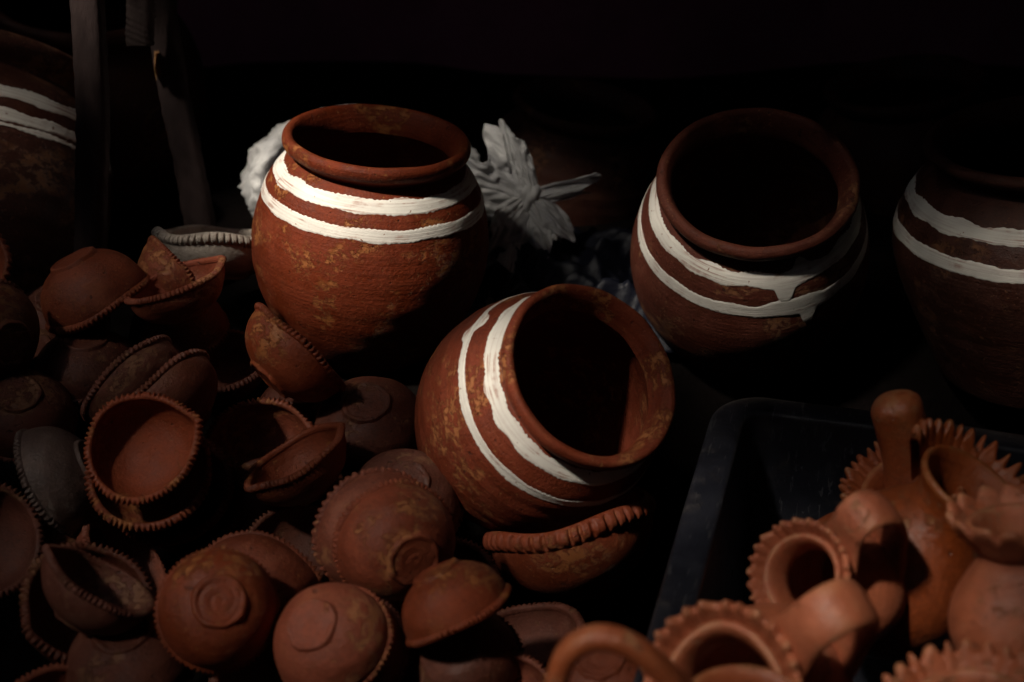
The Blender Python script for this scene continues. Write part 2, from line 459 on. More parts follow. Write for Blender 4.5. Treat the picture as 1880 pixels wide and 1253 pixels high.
# ------------------------------------------------------------------ big pots
POT = dict(
    outer=[(0.0, 0.0), (0.045, 0.0), (0.066, 0.002), (0.078, 0.014), (0.099, 0.034), (0.120, 0.070), (0.134, 0.112),
           (0.1375, 0.146), (0.1345, 0.178), (0.1245, 0.214), (0.1125, 0.236), (0.1015, 0.2465), (0.0925, 0.2535)],
    rim=[(0.0925, 0.2525), (0.0935, 0.2565), (0.1005, 0.261), (0.1045, 0.2645), (0.1066, 0.2695), (0.1058, 0.2755), (0.1015, 0.2795), (0.0965, 0.2785),
         (0.0930, 0.2735), (0.0895, 0.266), (0.0865, 0.256), (0.0865, 0.250)],
    inner=[(0.0870, 0.252), (0.0950, 0.240), (0.112, 0.220), (0.125, 0.18), (0.129, 0.146), (0.124, 0.105), (0.105, 0.06), (0.08, 0.02), (0.04, 0.012), (0, 0.012)])
JAR = dict(
    outer=[(0.0, 0.0), (0.075, 0.0), (0.098, 0.003), (0.106, 0.018), (0.117, 0.06), (0.133, 0.12), (0.143, 0.175),
           (0.1425, 0.205), (0.135, 0.235), (0.122, 0.262), (0.112, 0.276), (0.104, 0.284), (0.098, 0.291)],
    rim=[(0.098, 0.290), (0.099, 0.296), (0.106, 0.301), (0.112, 0.306), (0.114, 0.312), (0.111, 0.318), (0.106, 0.319),
         (0.101, 0.314), (0.095, 0.306), (0.092, 0.296), (0.092, 0.288)],
    inner=[(0.0925, 0.290), (0.105, 0.272), (0.126, 0.23), (0.134, 0.19), (0.124, 0.11), (0.10, 0.03), (0.06, 0.014), (0, 0.014)])


JAR = {k: [(r, z * 0.75) for r, z in v] for k, v in JAR.items()}


def make_pot(label, group, prof, loc, axis, xdir, bands, scale=1.0, rim_k=1.0, mat='pot', seed=1, ridges=1.0):
    r_ = np.random.default_rng(seed)
    root = empty('clay_pot', label, 'pot', group)
    w2 = sines(3, 2, 4, r_); wz = sines(6, 60, 300, r_, False); wl = sines(4, 20, 60, r_, False)
    Hh = max(p[1] for p in prof['outer'])

    def mod(T, r, z):
        k = 1 + 0.0025 * w2(T + 2.0 * z)
        low = np.clip(1.15 - z / (0.65 * Hh), 0, 1)
        rr = r * k + ridges * (0.0004 * wz(z) + 0.0008 * low * wl(z + 0.004 * np.sin(T))) * (r > 0.05)
        t = np.clip((z / Hh - 0.8) / 0.2, 0, 1)
        rr = rr * (1 + (rim_k - 1) * t * t * (3 - 2 * t))
        return rr, z + 0.0012 * np.sin(T + seed)

    po = resample(prof['outer'], 110)
    P1, F1 = lathe(po, 200, mod)
    pi = resample(prof['inner'], 50)
    P2, F2 = lathe(pi, 200, mod)
    body = mesh_obj('body', np.vstack([P1.reshape(-1, 3), P2.reshape(-1, 3)]), np.vstack([F1, F2 + P1.shape[0] * P1.shape[1]]), M[mat], root)
    rw = sines(5, 3, 14, r_)

    def rmod(T, r, z):
        rr, zz = mod(T, r, z)
        return rr + 0.0003 * rw(T), zz + 0.0003 * rw(T + 1)
    P, F = lathe(resample(prof['rim'], 40), 200, rmod)
    mesh_obj('rim', P, F, M[mat], root)
    # painted bands: thin coats with ragged edges and drips
    zo = po[:, 1]; ro = po[:, 0]
    k0 = np.argmax(ro > 0.06); zo = zo[k0:]; ro = ro[k0:]
    for (za, zb, drips) in bands:
        n, mrow = 900, 12
        th = np.linspace(0, 2 * math.pi, n, endpoint=False)
        f1, f2 = sines(6, 2, 22, r_), sines(6, 2, 22, r_)
        h1, h2 = sines(10, 40, 150, r_), sines(10, 40, 150, r_)
        top = za + 0.0008 * f1(th) + 0.00025 * h1(th)
        bot = zb + 0.0009 * f2(th) + 0.00025 * h2(th)
        for (deg, wd, ln) in drips:
            d = (th - R(deg) + math.pi) % (2 * math.pi) - math.pi
            if ln > 0:
                bot -= ln * (0.72 * np.exp(-(np.abs(d) / wd) ** 4) + 0.28 * np.exp(-(d / (2.6 * wd)) ** 2))
            else:
                top -= ln * np.exp(-(np.abs(d) / wd) ** 4)
        s = np.linspace(0, 1, mrow)
        Z = bot[:, None] + (top - bot)[:, None] * s[None, :]
        Rr = np.interp(Z, zo, ro)
        T = np.repeat(th[:, None], mrow, 1)
        rr, zz = mod(T, Rr, Z)
        off = np.full(mrow, 0.0006); off[[0, -1]] = -0.0003
        rr = rr + off[None, :]
        mesh_obj('painted_band', np.stack([rr * np.cos(T), rr * np.sin(T), zz], -1), grid_faces(n, mrow), M['paint'], root)
    pose(root, loc, axis, xdir)
    root.scale = (scale,) * 3
    return root


def pot_at(px, py, d, abc, ztop=0.277, scale=1.0, **k):
    """px,py,d: centre of the mouth"""
    ax = vec_at(px, py, abc)
    loc = V(px, py, d) - ax * ztop * scale
    return make_pot(loc=loc, axis=ax, xdir=vec_at(px, py, (1, 0, 0)), scale=scale, **k)


G_POT = 'white striped terracotta pots'
B1 = [(0.2455, 0.2300, [])]
pot_at(693, 252, 1.60, (0.07, 0.93, 0.36), label='upright terracotta pot with two white bands, in front of the knotted white bag', group=G_POT, prof=POT,
       bands=[(0.2455, 0.2315, []), (0.2185, 0.2040, [])], seed=3, mat='pot', ridges=0.5)
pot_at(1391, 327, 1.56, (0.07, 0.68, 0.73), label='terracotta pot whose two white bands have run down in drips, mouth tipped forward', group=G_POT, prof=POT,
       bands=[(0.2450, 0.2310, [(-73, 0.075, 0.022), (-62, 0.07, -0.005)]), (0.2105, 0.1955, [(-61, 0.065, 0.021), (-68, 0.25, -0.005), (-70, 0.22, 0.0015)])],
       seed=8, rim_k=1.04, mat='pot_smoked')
pot_at(1089, 686, 1.31, (0.50, 0.37, 0.78), label='tipped terracotta pot resting on a wide notched dish, mouth turned to the right', group=G_POT, prof=POT,
       bands=[(0.2490, 0.2365, []), (0.2155, 0.2050, [(158, 0.07, 0.006), (150, 0.1, -0.010)])], seed=5, scale=0.855, rim_k=1.015, mat='pot')
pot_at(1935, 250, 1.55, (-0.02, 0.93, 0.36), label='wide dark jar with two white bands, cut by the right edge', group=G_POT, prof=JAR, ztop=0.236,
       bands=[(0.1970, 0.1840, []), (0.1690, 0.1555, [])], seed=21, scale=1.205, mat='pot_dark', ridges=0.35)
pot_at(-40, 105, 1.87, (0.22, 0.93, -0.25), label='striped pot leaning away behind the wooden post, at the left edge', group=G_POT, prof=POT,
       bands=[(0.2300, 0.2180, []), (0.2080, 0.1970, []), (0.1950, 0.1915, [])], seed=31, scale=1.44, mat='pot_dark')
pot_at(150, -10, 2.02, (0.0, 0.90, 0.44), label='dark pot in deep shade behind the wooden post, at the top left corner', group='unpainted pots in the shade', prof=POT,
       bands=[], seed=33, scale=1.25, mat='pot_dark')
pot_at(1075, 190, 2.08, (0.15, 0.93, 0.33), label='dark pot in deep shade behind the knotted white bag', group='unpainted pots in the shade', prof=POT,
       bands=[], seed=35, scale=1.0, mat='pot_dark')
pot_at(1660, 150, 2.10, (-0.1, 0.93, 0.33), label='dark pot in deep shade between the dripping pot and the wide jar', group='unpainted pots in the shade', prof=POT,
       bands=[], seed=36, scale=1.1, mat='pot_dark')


# ------------------------------------------------------------------ notched bowls
def make_bowl(label, group, loc, axis, xdir, D, pinch=0.0, seed=0, mat='bowl', hk=0.86, notches=68, name='notched_bowl', cat='bowl', foot=True, spiral=False, flange=False):
    r_ = np.random.default_rng(seed + 100)
    root = empty(name, label, cat, group)
    a = D / 2
    h = hk * a
    w2 = sines(3, 2, 3, r_); w5 = sines(4, 3, 7, r_)
    beta = math.acos(1 / (1 + pinch)) if pinch > 0 else 0
    tw = sines(4, 2, 5, r_)

    def shape(T, r, z):
        k = 1 + 0.012 * w2(T) + 0.005 * w5(T + z / h)
        up = np.clip(z / h, 0, 1.2) ** 1.3
        if pinch > 0:
            d = (T + math.pi) % (2 * math.pi) - math.pi
            d = np.sqrt(d * d + 0.07 ** 2)
            pk = np.where(d < beta, 1 / np.cos(np.clip(beta - d, 0, 1.2)), 1.0)
            k = k * (1 + (pk - 1) * up)
            z = z + 0.22 * a * pinch * up * np.exp(-(d / 0.3) ** 2) * 2
        z = z + 0.02 * a * tw(T) * up
        return r * k, z

    t = 0.075
    outer = [(0.0, 0.055), (0.30, 0.055), (0.40, 0.06), (0.50, 0.10), (0.66, 0.20), (0.82, 0.37), (0.925, 0.58), (0.97, 0.78), (0.975, 0.93)]
    inner = [(0.90, 0.93), (0.89, 0.78), (0.845, 0.60), (0.745, 0.42), (0.59, 0.28), (0.40, 0.19), (0.2, 0.15), (0, 0.145)]
    sc = np.array([a, h])
    dent = sines(5, 2, 6, r_)
    def bmod(T, r, z):
        rr, zz = shape(T, r, z)
        return rr + 0.004 * a * dent(T + 3 * z / h) * (r > 0.2 * a), zz
    P1, F1 = lathe(resample(outer, 44) * sc, 140, bmod)
    P2, F2 = lathe(resample(inner, 36) * sc, 140, shape)
    n1 = P1.shape[0] * P1.shape[1]
    body = mesh_obj('bowl_body', np.vstack([P1.reshape(-1, 3), P2.reshape(-1, 3)]), np.vstack([F1, F2 + n1]), M[mat], root)
    # rolled rim pressed into notches
    if flange:
        ring = [(0.90, 0.90), (0.90, 1.0), (0.94, 1.045), (0.985, 1.035), (1.03, 0.99), (1.052, 0.925), (1.042, 0.87), (1.005, 0.83), (0.965, 0.80)]
    else:
        ring = [(0.885, 0.90), (0.888, 0.965), (0.915, 1.0), (0.955, 1.012), (1.0, 0.995), (1.032, 0.955), (1.035, 0.915), (1.015, 0.878), (0.97, 0.855)]
    pr = resample(ring, 20 if flange else 14)
    phase = r_.uniform(0, 6.28); jit = sines(5, 3, 12, r_); ja = sines(6, 5, 30, r_)

    def nmod(T, r, z):
        rr, zz = shape(T, r, z)
        u = r / a
        out_ = np.clip((u - 0.90) / 0.12, 0, 1)
        c = np.cos(notches * T + phase + 0.8 * jit(T) + 7.0 * (u - 0.95))
        if flange:
            out_ = np.clip((u - 0.985) / 0.05, 0, 1)
            nb = np.exp(-((c - 1) / 0.55) ** 2)
            cut = -0.05 * a * nb * out_ * (1 + 0.25 * ja(T))
            return rr + cut, zz + 0.4 * cut * (z / h < 0.93) * -0.6
        cut = (0.0175 * np.clip(c, -1, 0.8) - 0.008) * a * (1 + 0.4 * ja(T))
        return rr + cut * out_ * 1.25, zz + 0.8 * cut * out_
    P, F = lathe(pr * sc, notches * (14 if flange else 7), nmod)
    mesh_obj('notched_rim', P, F, M[mat], root)
    # wire-cut foot with its raised edge and turning spiral
    if foot:
        n = 120
        fp = resample([(0.0, 0.012), (0.06, 0.008), (0.14, 0.014), (0.24, 0.010), (0.33, 0.012), (0.375, 0.0), (0.415, 0.004), (0.43, 0.03), (0.45, 0.075), (0.48, 0.11)], 48) * sc
        fw = sines(5, 2, 9, r_)

        def fmod(T, r, z):
            u = r / a
            rr = r * (1 + 0.014 * fw(T) * (u > 0.2)) + 0.0
            sp = np.sin(T + u * 34) * (u < 0.36) * (u > 0.03)
            zz = z + (0.007 if spiral else 0.003) * a * np.clip(sp, -0.2, 1) * (u < 0.36) + 0.008 * a * fw(T + 1) * (u > 0.34)
            return rr, zz
        P, F = lathe(fp, n, fmod)
        mesh_obj('foot', P, F, M[mat], root)
    pose(root, loc, axis, xdir)
    return root


G_B = 'notched terracotta bowls heaped on the ground'
ZMIN = []


def bowl(label, px, py, d, D, abc, pdir=(1, 0), anchor='m', **k):
    ax = vec_at(px, py, abc)
    hk = k.get('hk', 0.86)
    h = hk * D / 2
    loc = V(px, py, d) - ax * ({'m': 0.97, 'f': 0.0, 'c': 0.5}[anchor] * h)
    xd = vec_at(px, py, (pdir[0], pdir[1], 0.01))
    ctr = loc + ax * h * 0.5
    ZMIN.append((round(min(loc.z, ctr.z, (loc + ax * h).z), 3), label))
    return make_bowl(label, k.pop('group', G_B), loc, ax, xd, D, seed=len(ZMIN), **k)


bowl('upturned bowl with chipped base, left of the pinched bowl below the posts', 132, 474, 1.53, 0.120, (0.47, -0.86, -0.20), anchor='f', hk=1.0)
bowl('upright bowl drawn to a point at the right, left of the upright striped pot', 318, 514, 1.52, 0.107, (-0.36, 0.90, 0.24), (0.93, 0.36), pinch=0.14, mat='bowl_red')
bowl('bowl on its side with a peaked lip, just behind the pointed upright bowl', 320, 507, 1.60, 0.088, (0.75, 0.52, -0.35), (-0.45, 0.9), pinch=0.2)
bowl('wide ash grey bowl with a whitish rim, behind the upright striped pot at its left', 405, 430, 1.70, 0.155, (0.03, 0.99, 0.06), mat='ash', notches=64, hk=0.7, flange=True)
bowl('dark upturned bowl directly under the chipped upturned bowl', 163, 692, 1.54, 0.118, (0.1, -0.85, -0.5), mat='bowl_brown')
bowl('left one of two bowls nested on edge above the open bowl', 232, 695, 1.42, 0.113, (-0.68, 0.65, -0.33), mat='bowl_brown')
bowl('right one of two bowls nested on edge above the open bowl', 296, 722, 1.39, 0.113, (-0.64, 0.70, -0.33), mat='bowl_brown')
bowl('open teardrop bowl topping the nested stack, its red inside facing the camera', 258, 820, 1.30, 0.103, (-0.26, 0.24, 0.93), (0.93, 0.37), pinch=0.17, mat='bowl_red')
bowl('second bowl of the nested stack, right under the open teardrop bowl', 272, 868, 1.325, 0.113, (-0.15, 0.40, 0.90), (0.9, 0.4), pinch=0.05)
bowl('third bowl of the nested stack under the open teardrop bowl', 312, 893, 1.36, 0.116, (-0.18, 0.42, 0.89), (0.9, 0.4), pinch=0.04, mat='bowl')
bowl('lowest bowl of the nested stack under the open teardrop bowl', 342, 908, 1.40, 0.116, (-0.2, 0.36, 0.90), (0.8, 0.6), mat='bowl_brown')
bowl('deep shadowed bowl open to the camera, right of the open teardrop bowl', 478, 824, 1.43, 0.113, (-0.08, 0.42, 0.90), mat='bowl')
bowl('tilted bowl with a pointed right lip, overlapping the deep shadowed bowl', 537, 838, 1.35, 0.103, (-0.50, 0.80, 0.30), (0.85, 0.55), pinch=0.12, mat='bowl')
bowl('speckled bowl propped on edge against the foot of the upright striped pot', 553, 639, 1.43, 0.119, (0.70, 0.70, -0.12), mat='bowl_red', hk=0.82)
bowl('ashy grey bowl tipped over at the left, beside the nested stack', 92, 890, 1.35, 0.112, (-0.80, -0.46, -0.36), mat='bowl_grey')
bowl('bowl facing the camera and cut by the left edge of the picture', -38, 992, 1.28, 0.112, (0.15, 0.28, 0.95), mat='bowl_brown')
bowl('bowl tipped on edge under the nested stack, its mouth to the right', 236, 1030, 1.345, 0.108, (0.66, 0.58, 0.46), mat='bowl')
bowl('brown bowl with a scuffed front, sitting inside a squarish bowl', 188, 1066, 1.17, 0.097, (0.46, 0.82, 0.32), (-0.9, 0.42), pinch=0.12, mat='bowl_brown')
bowl('squarish bowl holding the scuffed brown bowl at the lower left', 168, 1108, 1.215, 0.116, (0.25, 0.45, 0.85), (-0.80, -0.55), pinch=0.16, mat='bowl_brown')
bowl('bowl cut by the bottom edge at the lower left corner', 116, 1318, 1.13, 0.105, (0.0, 0.6, 0.8), mat='bowl')
bowl('upturned round bowl with a spiral turned in its base, at the bottom', 403, 1104, 1.115, 0.098, (-0.03, -0.15, -0.98), anchor='f', mat='bowl_red', spiral=True, hk=1.0)
bowl('dark bowl with a corner showing right behind the spiral based bowl', 462, 1085, 1.25, 0.104, (0.15, 0.1, -0.98), (0.95, 0.2), pinch=0.22, mat='bowl')
bowl('upturned bowl with its base turned left, between the spiral based bowl and the flaked one', 570, 1146, 1.11, 0.098, (0.44, -0.33, -0.83), anchor='f', mat='bowl_red', hk=0.95)
bowl('bowl nested under the upturned bowl whose base turns left', 602, 1172, 1.135, 0.099, (0.46, -0.33, -0.82), anchor='f', mat='bowl_brown', hk=0.95)
bowl('upturned flaked bowl with its round base in shadow, left below the tipped pot', 762, 1030, 1.205, 0.108, (-0.38, 0.37, -0.85), anchor='f', mat='bowl_red', hk=1.0)
bowl('bowl with a coarse notched rim, nested under the flaked upturned bowl', 738, 1010, 1.235, 0.117, (-0.44, 0.30, -0.85), anchor='f', mat='bowl', hk=1.0, notches=52)
bowl('small upturned bowl with a tan flaked patch, its notched rim sloping up to the right', 842, 1132, 1.155, 0.093, (0.46, -0.85, -0.22), mat='bowl_red', hk=0.95)
bowl('smooth upturned bowl with a pale spot, lowest under the small flaked bowl', 836, 1190, 1.150, 0.095, (0.2, -0.28, -0.94), anchor='f', mat='bowl_brown', hk=0.95, foot=False)
bowl('dark bowl between the flaked upturned bowl and the wide dish', 828, 1080, 1.30, 0.098, (0.2, 0.3, 0.93), mat='bowl_brown')
bowl('dark bowl just left of the foreground handle at the bottom edge', 928, 1290, 1.14, 0.088, (0.1, 0.35, 0.93), mat='bowl')
bowl('chipped bowl seen through the loop of the foreground handle', 1110, 1262, 1.12, 0.092, (0.1, -0.6, -0.8), mat='bowl')
bowl('dark domed bowl directly above the flaked upturned bowl', 742, 930, 1.36, 0.112, (0.0, -0.5, -0.86), mat='bowl_brown')
bowl('dark domed bowl between the foot of the upright pot and the tipped pot', 680, 790, 1.46, 0.116, (0.1, -0.6, -0.8), mat='bowl_brown')
bowl('dark ridged bowl on edge, cut by the left edge of the picture above the middle', -28, 612, 1.46, 0.112, (-0.55, 0.25, -0.8), mat='bowl_brown')
bowl('bowl with a coarse notched rim, just entering at the left edge below the leaning pot', -84, 480, 1.55, 0.116, (0.1, 0.3, 0.95), mat='bowl', notches=46)
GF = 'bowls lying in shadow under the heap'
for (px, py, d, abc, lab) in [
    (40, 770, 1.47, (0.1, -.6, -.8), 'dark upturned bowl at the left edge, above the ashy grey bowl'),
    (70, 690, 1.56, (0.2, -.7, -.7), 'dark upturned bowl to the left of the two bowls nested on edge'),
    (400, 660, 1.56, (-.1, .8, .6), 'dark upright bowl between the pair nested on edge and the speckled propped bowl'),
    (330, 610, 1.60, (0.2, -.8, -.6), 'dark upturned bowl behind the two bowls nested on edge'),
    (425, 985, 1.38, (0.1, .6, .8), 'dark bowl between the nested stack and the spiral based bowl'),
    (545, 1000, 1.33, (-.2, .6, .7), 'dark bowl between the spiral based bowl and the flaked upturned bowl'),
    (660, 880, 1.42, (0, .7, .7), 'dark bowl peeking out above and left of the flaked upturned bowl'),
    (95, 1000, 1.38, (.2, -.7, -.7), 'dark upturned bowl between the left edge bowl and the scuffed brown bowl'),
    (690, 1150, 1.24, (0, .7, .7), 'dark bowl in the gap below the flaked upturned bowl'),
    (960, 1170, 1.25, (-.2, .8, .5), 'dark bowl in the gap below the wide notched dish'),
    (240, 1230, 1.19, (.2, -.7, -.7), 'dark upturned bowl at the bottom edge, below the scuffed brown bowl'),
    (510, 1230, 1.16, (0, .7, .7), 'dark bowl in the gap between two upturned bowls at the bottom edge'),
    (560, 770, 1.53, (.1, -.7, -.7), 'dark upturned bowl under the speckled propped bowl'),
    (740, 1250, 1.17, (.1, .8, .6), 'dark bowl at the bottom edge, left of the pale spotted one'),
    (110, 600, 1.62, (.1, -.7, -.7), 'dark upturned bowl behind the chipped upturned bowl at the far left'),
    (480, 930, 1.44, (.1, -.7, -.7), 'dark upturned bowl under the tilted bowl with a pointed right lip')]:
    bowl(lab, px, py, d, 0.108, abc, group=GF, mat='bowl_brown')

# wide dish under the tipped pot
bowl('wide dish with a flanged, thumb notched rim under the tipped pot', 1040, 950, 1.385, 0.166, (-0.24, 0.955, 0.16), flange=True, notches=44, mat='bowl_red',
     name='notched_dish', cat='dish', group=None, hk=0.95)
for z, l in sorted(ZMIN)[:12]:
    print('ZMIN', z, l)


# ------------------------------------------------------------------ jugs with frilled collars
def sweep(path, wid, thk, n=44, m=20, spout=False):
    """rounded strap along a path in the local xz plane"""
    p = resample(path, n)
    P = np.zeros((n, m, 3))
    for i in range(n):
        t = p[min(i + 1, n - 1)] - p[max(i - 1, 0)]
        t = t / np.linalg.norm(t)
        nrm = np.array([-t[2], 0, t[0]])
        s = i / (n - 1)
        fl = 1 + 0.45 * math.exp(-(s / 0.12) ** 2) + 0.5 * math.exp(-((1 - s) / 0.12) ** 2)
        if spout:
            fl = (1.05 + 0.75 * max(0, 1 - s / 0.6) ** 2 - 0.12 * s) * math.sqrt(max(0.0, 1 - (max(0.0, s - 0.88) / 0.12) ** 2))
        for j in range(m):
            q = 2 * math.pi * j / m
            cx = math.copysign(abs(math.cos(q)) ** 0.75, math.cos(q)) * wid / 2 * fl
            cz = math.copysign(abs(math.sin(q)) ** 0.9, math.sin(q)) * thk / 2 * (fl if spout else 1)
            P[i, j] = p[i] + np.array([0, cx, 0]) + nrm * cz
    # (n,m) with m closed -> transpose
    return np.transpose(P, (1, 0, 2)), grid_faces(m, n, True)


def make_jug(label, loc, axis, xdir, s=1.0, seed=0, spikes=28, spike=0.010, collar=(0.0, 360.0), handle=True, hpath=None, hw=0.027, ht=0.012, group='frilled terracotta jugs in the black tub', scallop=False, spout=False):
    r_ = np.random.default_rng(seed + 500)
    root = empty('frilled_jug', label, 'jug', group)
    outer = [(0, 0), (0.024, 0), (0.034, 0.003), (0.050, 0.025), (0.060, 0.055), (0.058, 0.080), (0.046, 0.103), (0.036, 0.118), (0.033, 0.130), (0.0355, 0.140), (0.040, 0.1475), (0.0415, 0.1505),
             (0.0400, 0.1535), (0.0365, 0.152), (0.0325, 0.145), (0.029, 0.130), (0.032, 0.117), (0.045, 0.095), (0.053, 0.07), (0.045, 0.03), (0.02, 0.01), (0, 0.01)]
    w2 = sines(3, 2, 4, r_)
    def mod(T, r, z): return r * (1 + 0.014 * w2(T + 12 * z)), z
    P, F = lathe(resample(outer, 120), 110, mod)
    mesh_obj('jug_body', P, F, M['jug'], root)
    # frilled collar
    if collar is not None:
        n = int(spikes * 12 * (collar[1] - collar[0]) / 360)
        th = np.linspace(R(collar[0]), R(collar[1]), n, endpoint=collar[1] - collar[0] < 359)
        base = resample([(0.0345, 0.128), (0.040, 0.134), (0.046, 0.1425), (0.0515, 0.1495), (0.0545, 0.1545), (0.0540, 0.1595), (0.0495, 0.1590), (0.0445, 0.1520), (0.038, 0.145), (0.034, 0.141)], 28)
        T = np.repeat(th[:, None], len(base), 1)
        r = np.repeat(base[None, :, 0], n, 0); z = np.repeat(base[None, :, 1], n, 0)
        u = np.clip((r - 0.037) / 0.016, 0, 1)
        jj = sines(5, 3, 17, r_)
        c = np.cos(spikes * T + 0.7 * jj(T))
        if scallop:
            k = (np.sqrt(np.abs(np.cos(spikes * T / 2 + 0.3 * jj(T)))) - 0.55) * spike * u
        else:
            k = (0.75 * np.exp(-((c - 1) / 1.0) ** 2) + 0.2 * c - 0.3) * spike * u * (1 + 0.25 * jj(T * 2))
        r2, z2 = r + 0.75 * k, z + 0.66 * k
        z2 = z2 + 0.0022 * c * u
        closed = collar[1] - collar[0] > 359
        mesh_obj('frilled_collar', np.stack([r2 * np.cos(T), r2 * np.sin(T), z2], -1), grid_faces(n, len(base), closed), M['jug'], root)
    if handle:
        hp = hpath or [(0.036, 0, 0.134), (0.056, 0, 0.150), (0.078, 0, 0.168), (0.097, 0, 0.166), (0.104, 0, 0.142), (0.094, 0, 0.106), (0.072, 0, 0.076), (0.052, 0, 0.060)]
        P, F = sweep(hp, hw, ht, spout=spout)
        mesh_obj('spout' if spout else 'handle', P, F, M['jug'], root)
    pose(root, loc, axis, xdir)
    root.scale = (s, s, s)
    return root


def jug(label, px, py, d, abc, hdir, s=1.0, **k):
    ax = vec_at(px, py, abc)
    loc = V(px, py, d) - ax * 0.15 * s
    j = make_jug(label, loc, ax, vec_at(px, py, (hdir[0], hdir[1], hdir[2] if len(hdir) > 2 else 0.01)), s, **k)
    print('JUG', round(loc.z, 3), label)
    return j


jug('orange jug with a thick loop handle, nearest the bottom centre, mouth to the camera', 1328, 1262, 0.96, (-0.34, 0.02, 0.94), (0.87, 0.47), s=1.04, seed=1, spikes=26, spike=0.0018, hw=0.034)
jug('jug with a sunlit strap handle, between the nearest jug and the plain necked one', 1472, 1058, 1.07, (-0.48, 0.12, 0.87), (0.84, 0.54), s=0.78, seed=2, spikes=26, spike=0.0018, hw=0.042)
jug('jug with a flared plain lip and tall spikes on its far side', 1785, 898, 1.12, (0.58, 0.68, 0.44), (0.9, -0.4, -.3), s=1.12, seed=3, spikes=34, spike=0.006, collar=(5, 168), handle=False)
jug('jug at the back of the tub with a blunt spout standing straight up', 1668, 892, 1.20, (-0.25, 0.72, 0.64), (-0.12, 1.0), s=1.0, seed=4, spikes=34, spike=0.0035, hw=0.046, ht=0.044, spout=True,
    hpath=[(0.012, 0, 0.100), (0.028, 0, 0.146), (0.039, 0, 0.184), (0.046, 0, 0.214)])
jug('small scalloped jug cut by the right edge', 1872, 962, 1.0, (0.0, 0.93, 0.36), (1, 0), s=0.86, seed=5, spikes=15, spike=0.011, handle=False, scallop=True)
jug('jug at the lower right corner, only its frilled collar showing', 1785, 1318, 0.90, (0.0, 0.72, 0.69), (1, 0), s=1.05, seed=6, spikes=28, spike=0.0036, handle=False)
jug('blurred jug with a thin loop handle, cut by the bottom edge', 1372, 1308, 0.885, (0.10, 0.72, 0.69), (-1.0, 0.05), s=1.0, seed=7, collar=None, hw=0.017, ht=0.015,
    hpath=[(0.034, 0, 0.140), (0.046, 0, 0.168), (0.070, 0, 0.193), (0.094, 0, 0.200), (0.114, 0, 0.182), (0.118, 0, 0.14), (0.092, 0, 0.095), (0.054, 0, 0.066)])
jug('plain jug lying behind the sunlit strap handle', 1712, 1105, 1.17, (0.55, -0.25, 0.5), (0.2, -1), s=0.92, seed=8, handle=False)


# ------------------------------------------------------------------ black plastic tub
def tub():
    root = empty('plastic_tub', 'black plastic tub holding the frilled jugs', 'tub')
    zr = 0.125
    def on_plane(px, py, z):
        o = Vector((0, 0, CAM_H)); dvec = V(px, py, 1) - o
        return o + dvec * ((z - CAM_H) / dvec.z)
    A = on_plane(1250, 1110, zr); B = on_plane(1345, 760, zr)
    e = (B - A); e.z = 0; e.normalize()
    f = Vector((e.y, -e.x, 0))            # to the right
    corner = on_plane(1322, 718, zr)
    W, L, rad = 0.50, 0.62, 0.055
    # rounded rectangle path (outer edge), local coords: x along f, y along -e
    pts = []
    for (cx, cy, a0) in ((rad, -rad, 90), (rad, -L + rad, 180), (W - rad, -L + rad, 270), (W - rad, -rad, 0)):
        for q in range(13):
            a = R(a0 + (90 * q / 12 if True else 0))
            pts.append((cx + rad * math.cos(a), cy + rad * math.sin(a)))
    pts = np.array(pts)
    # densify, outward normals
    dn = []
    for i in range(len(pts)):
        a, b = pts[i], pts[(i + 1) % len(pts)]
        k = max(1, int(np.linalg.norm(b - a) / 0.012))
        for t in range(k): dn.append(a + (b - a) * t / k)
    pts = np.array(dn)
    tg = np.roll(pts, -1, 0) - np.roll(pts, 1, 0)
    tg /= np.linalg.norm(tg, axis=1)[:, None]
    nr = np.stack([tg[:, 1], -tg[:, 0]], -1)
    def prof(pr, name):
        pr = np.array(pr)
        P = np.zeros((len(pts), len(pr), 3))
        for j, (o_, z_) in enumerate(pr):
            P[:, j, :2] = pts + nr * o_
            P[:, j, 2] = z_
        s = np.arange(len(pts))
        P[:, :, 2] += (0.0012 * np.sin(s * 0.11) + 0.0008 * np.sin(s * 0.31))[:, None]
        return mesh_obj(name, P, grid_faces(len(pts), len(pr)), M['tub'], root)
    rim = resample([(0.000, -0.020), (0.002, -0.006), (0.001, -0.001), (-0.003, 0.001), (-0.015, 0.002), (-0.027, 0.001), (-0.030, -0.003), (-0.031, -0.016)], 22, False)
    prof(rim, 'rolled_rim')
    prof([(-0.030, -0.004), (-0.034, -0.03), (-0.058, -0.225), (-0.075, -0.229)], 'tub_wall')
    fl = [(p[0], p[1], -0.229) for p in (pts - nr * 0.073)]
    c = len(fl)
    mesh_obj('tub_floor', np.array(fl + [(W / 2, -L / 2, -0.229)]), [[i, (i + 1) % c, c] for i in range(c)], M['tub'], root)
    m = Matrix((f, e, Vector((0, 0, 1)))).transposed().to_4x4()
    m.translation = corner
    root.matrix_world = m


tub()


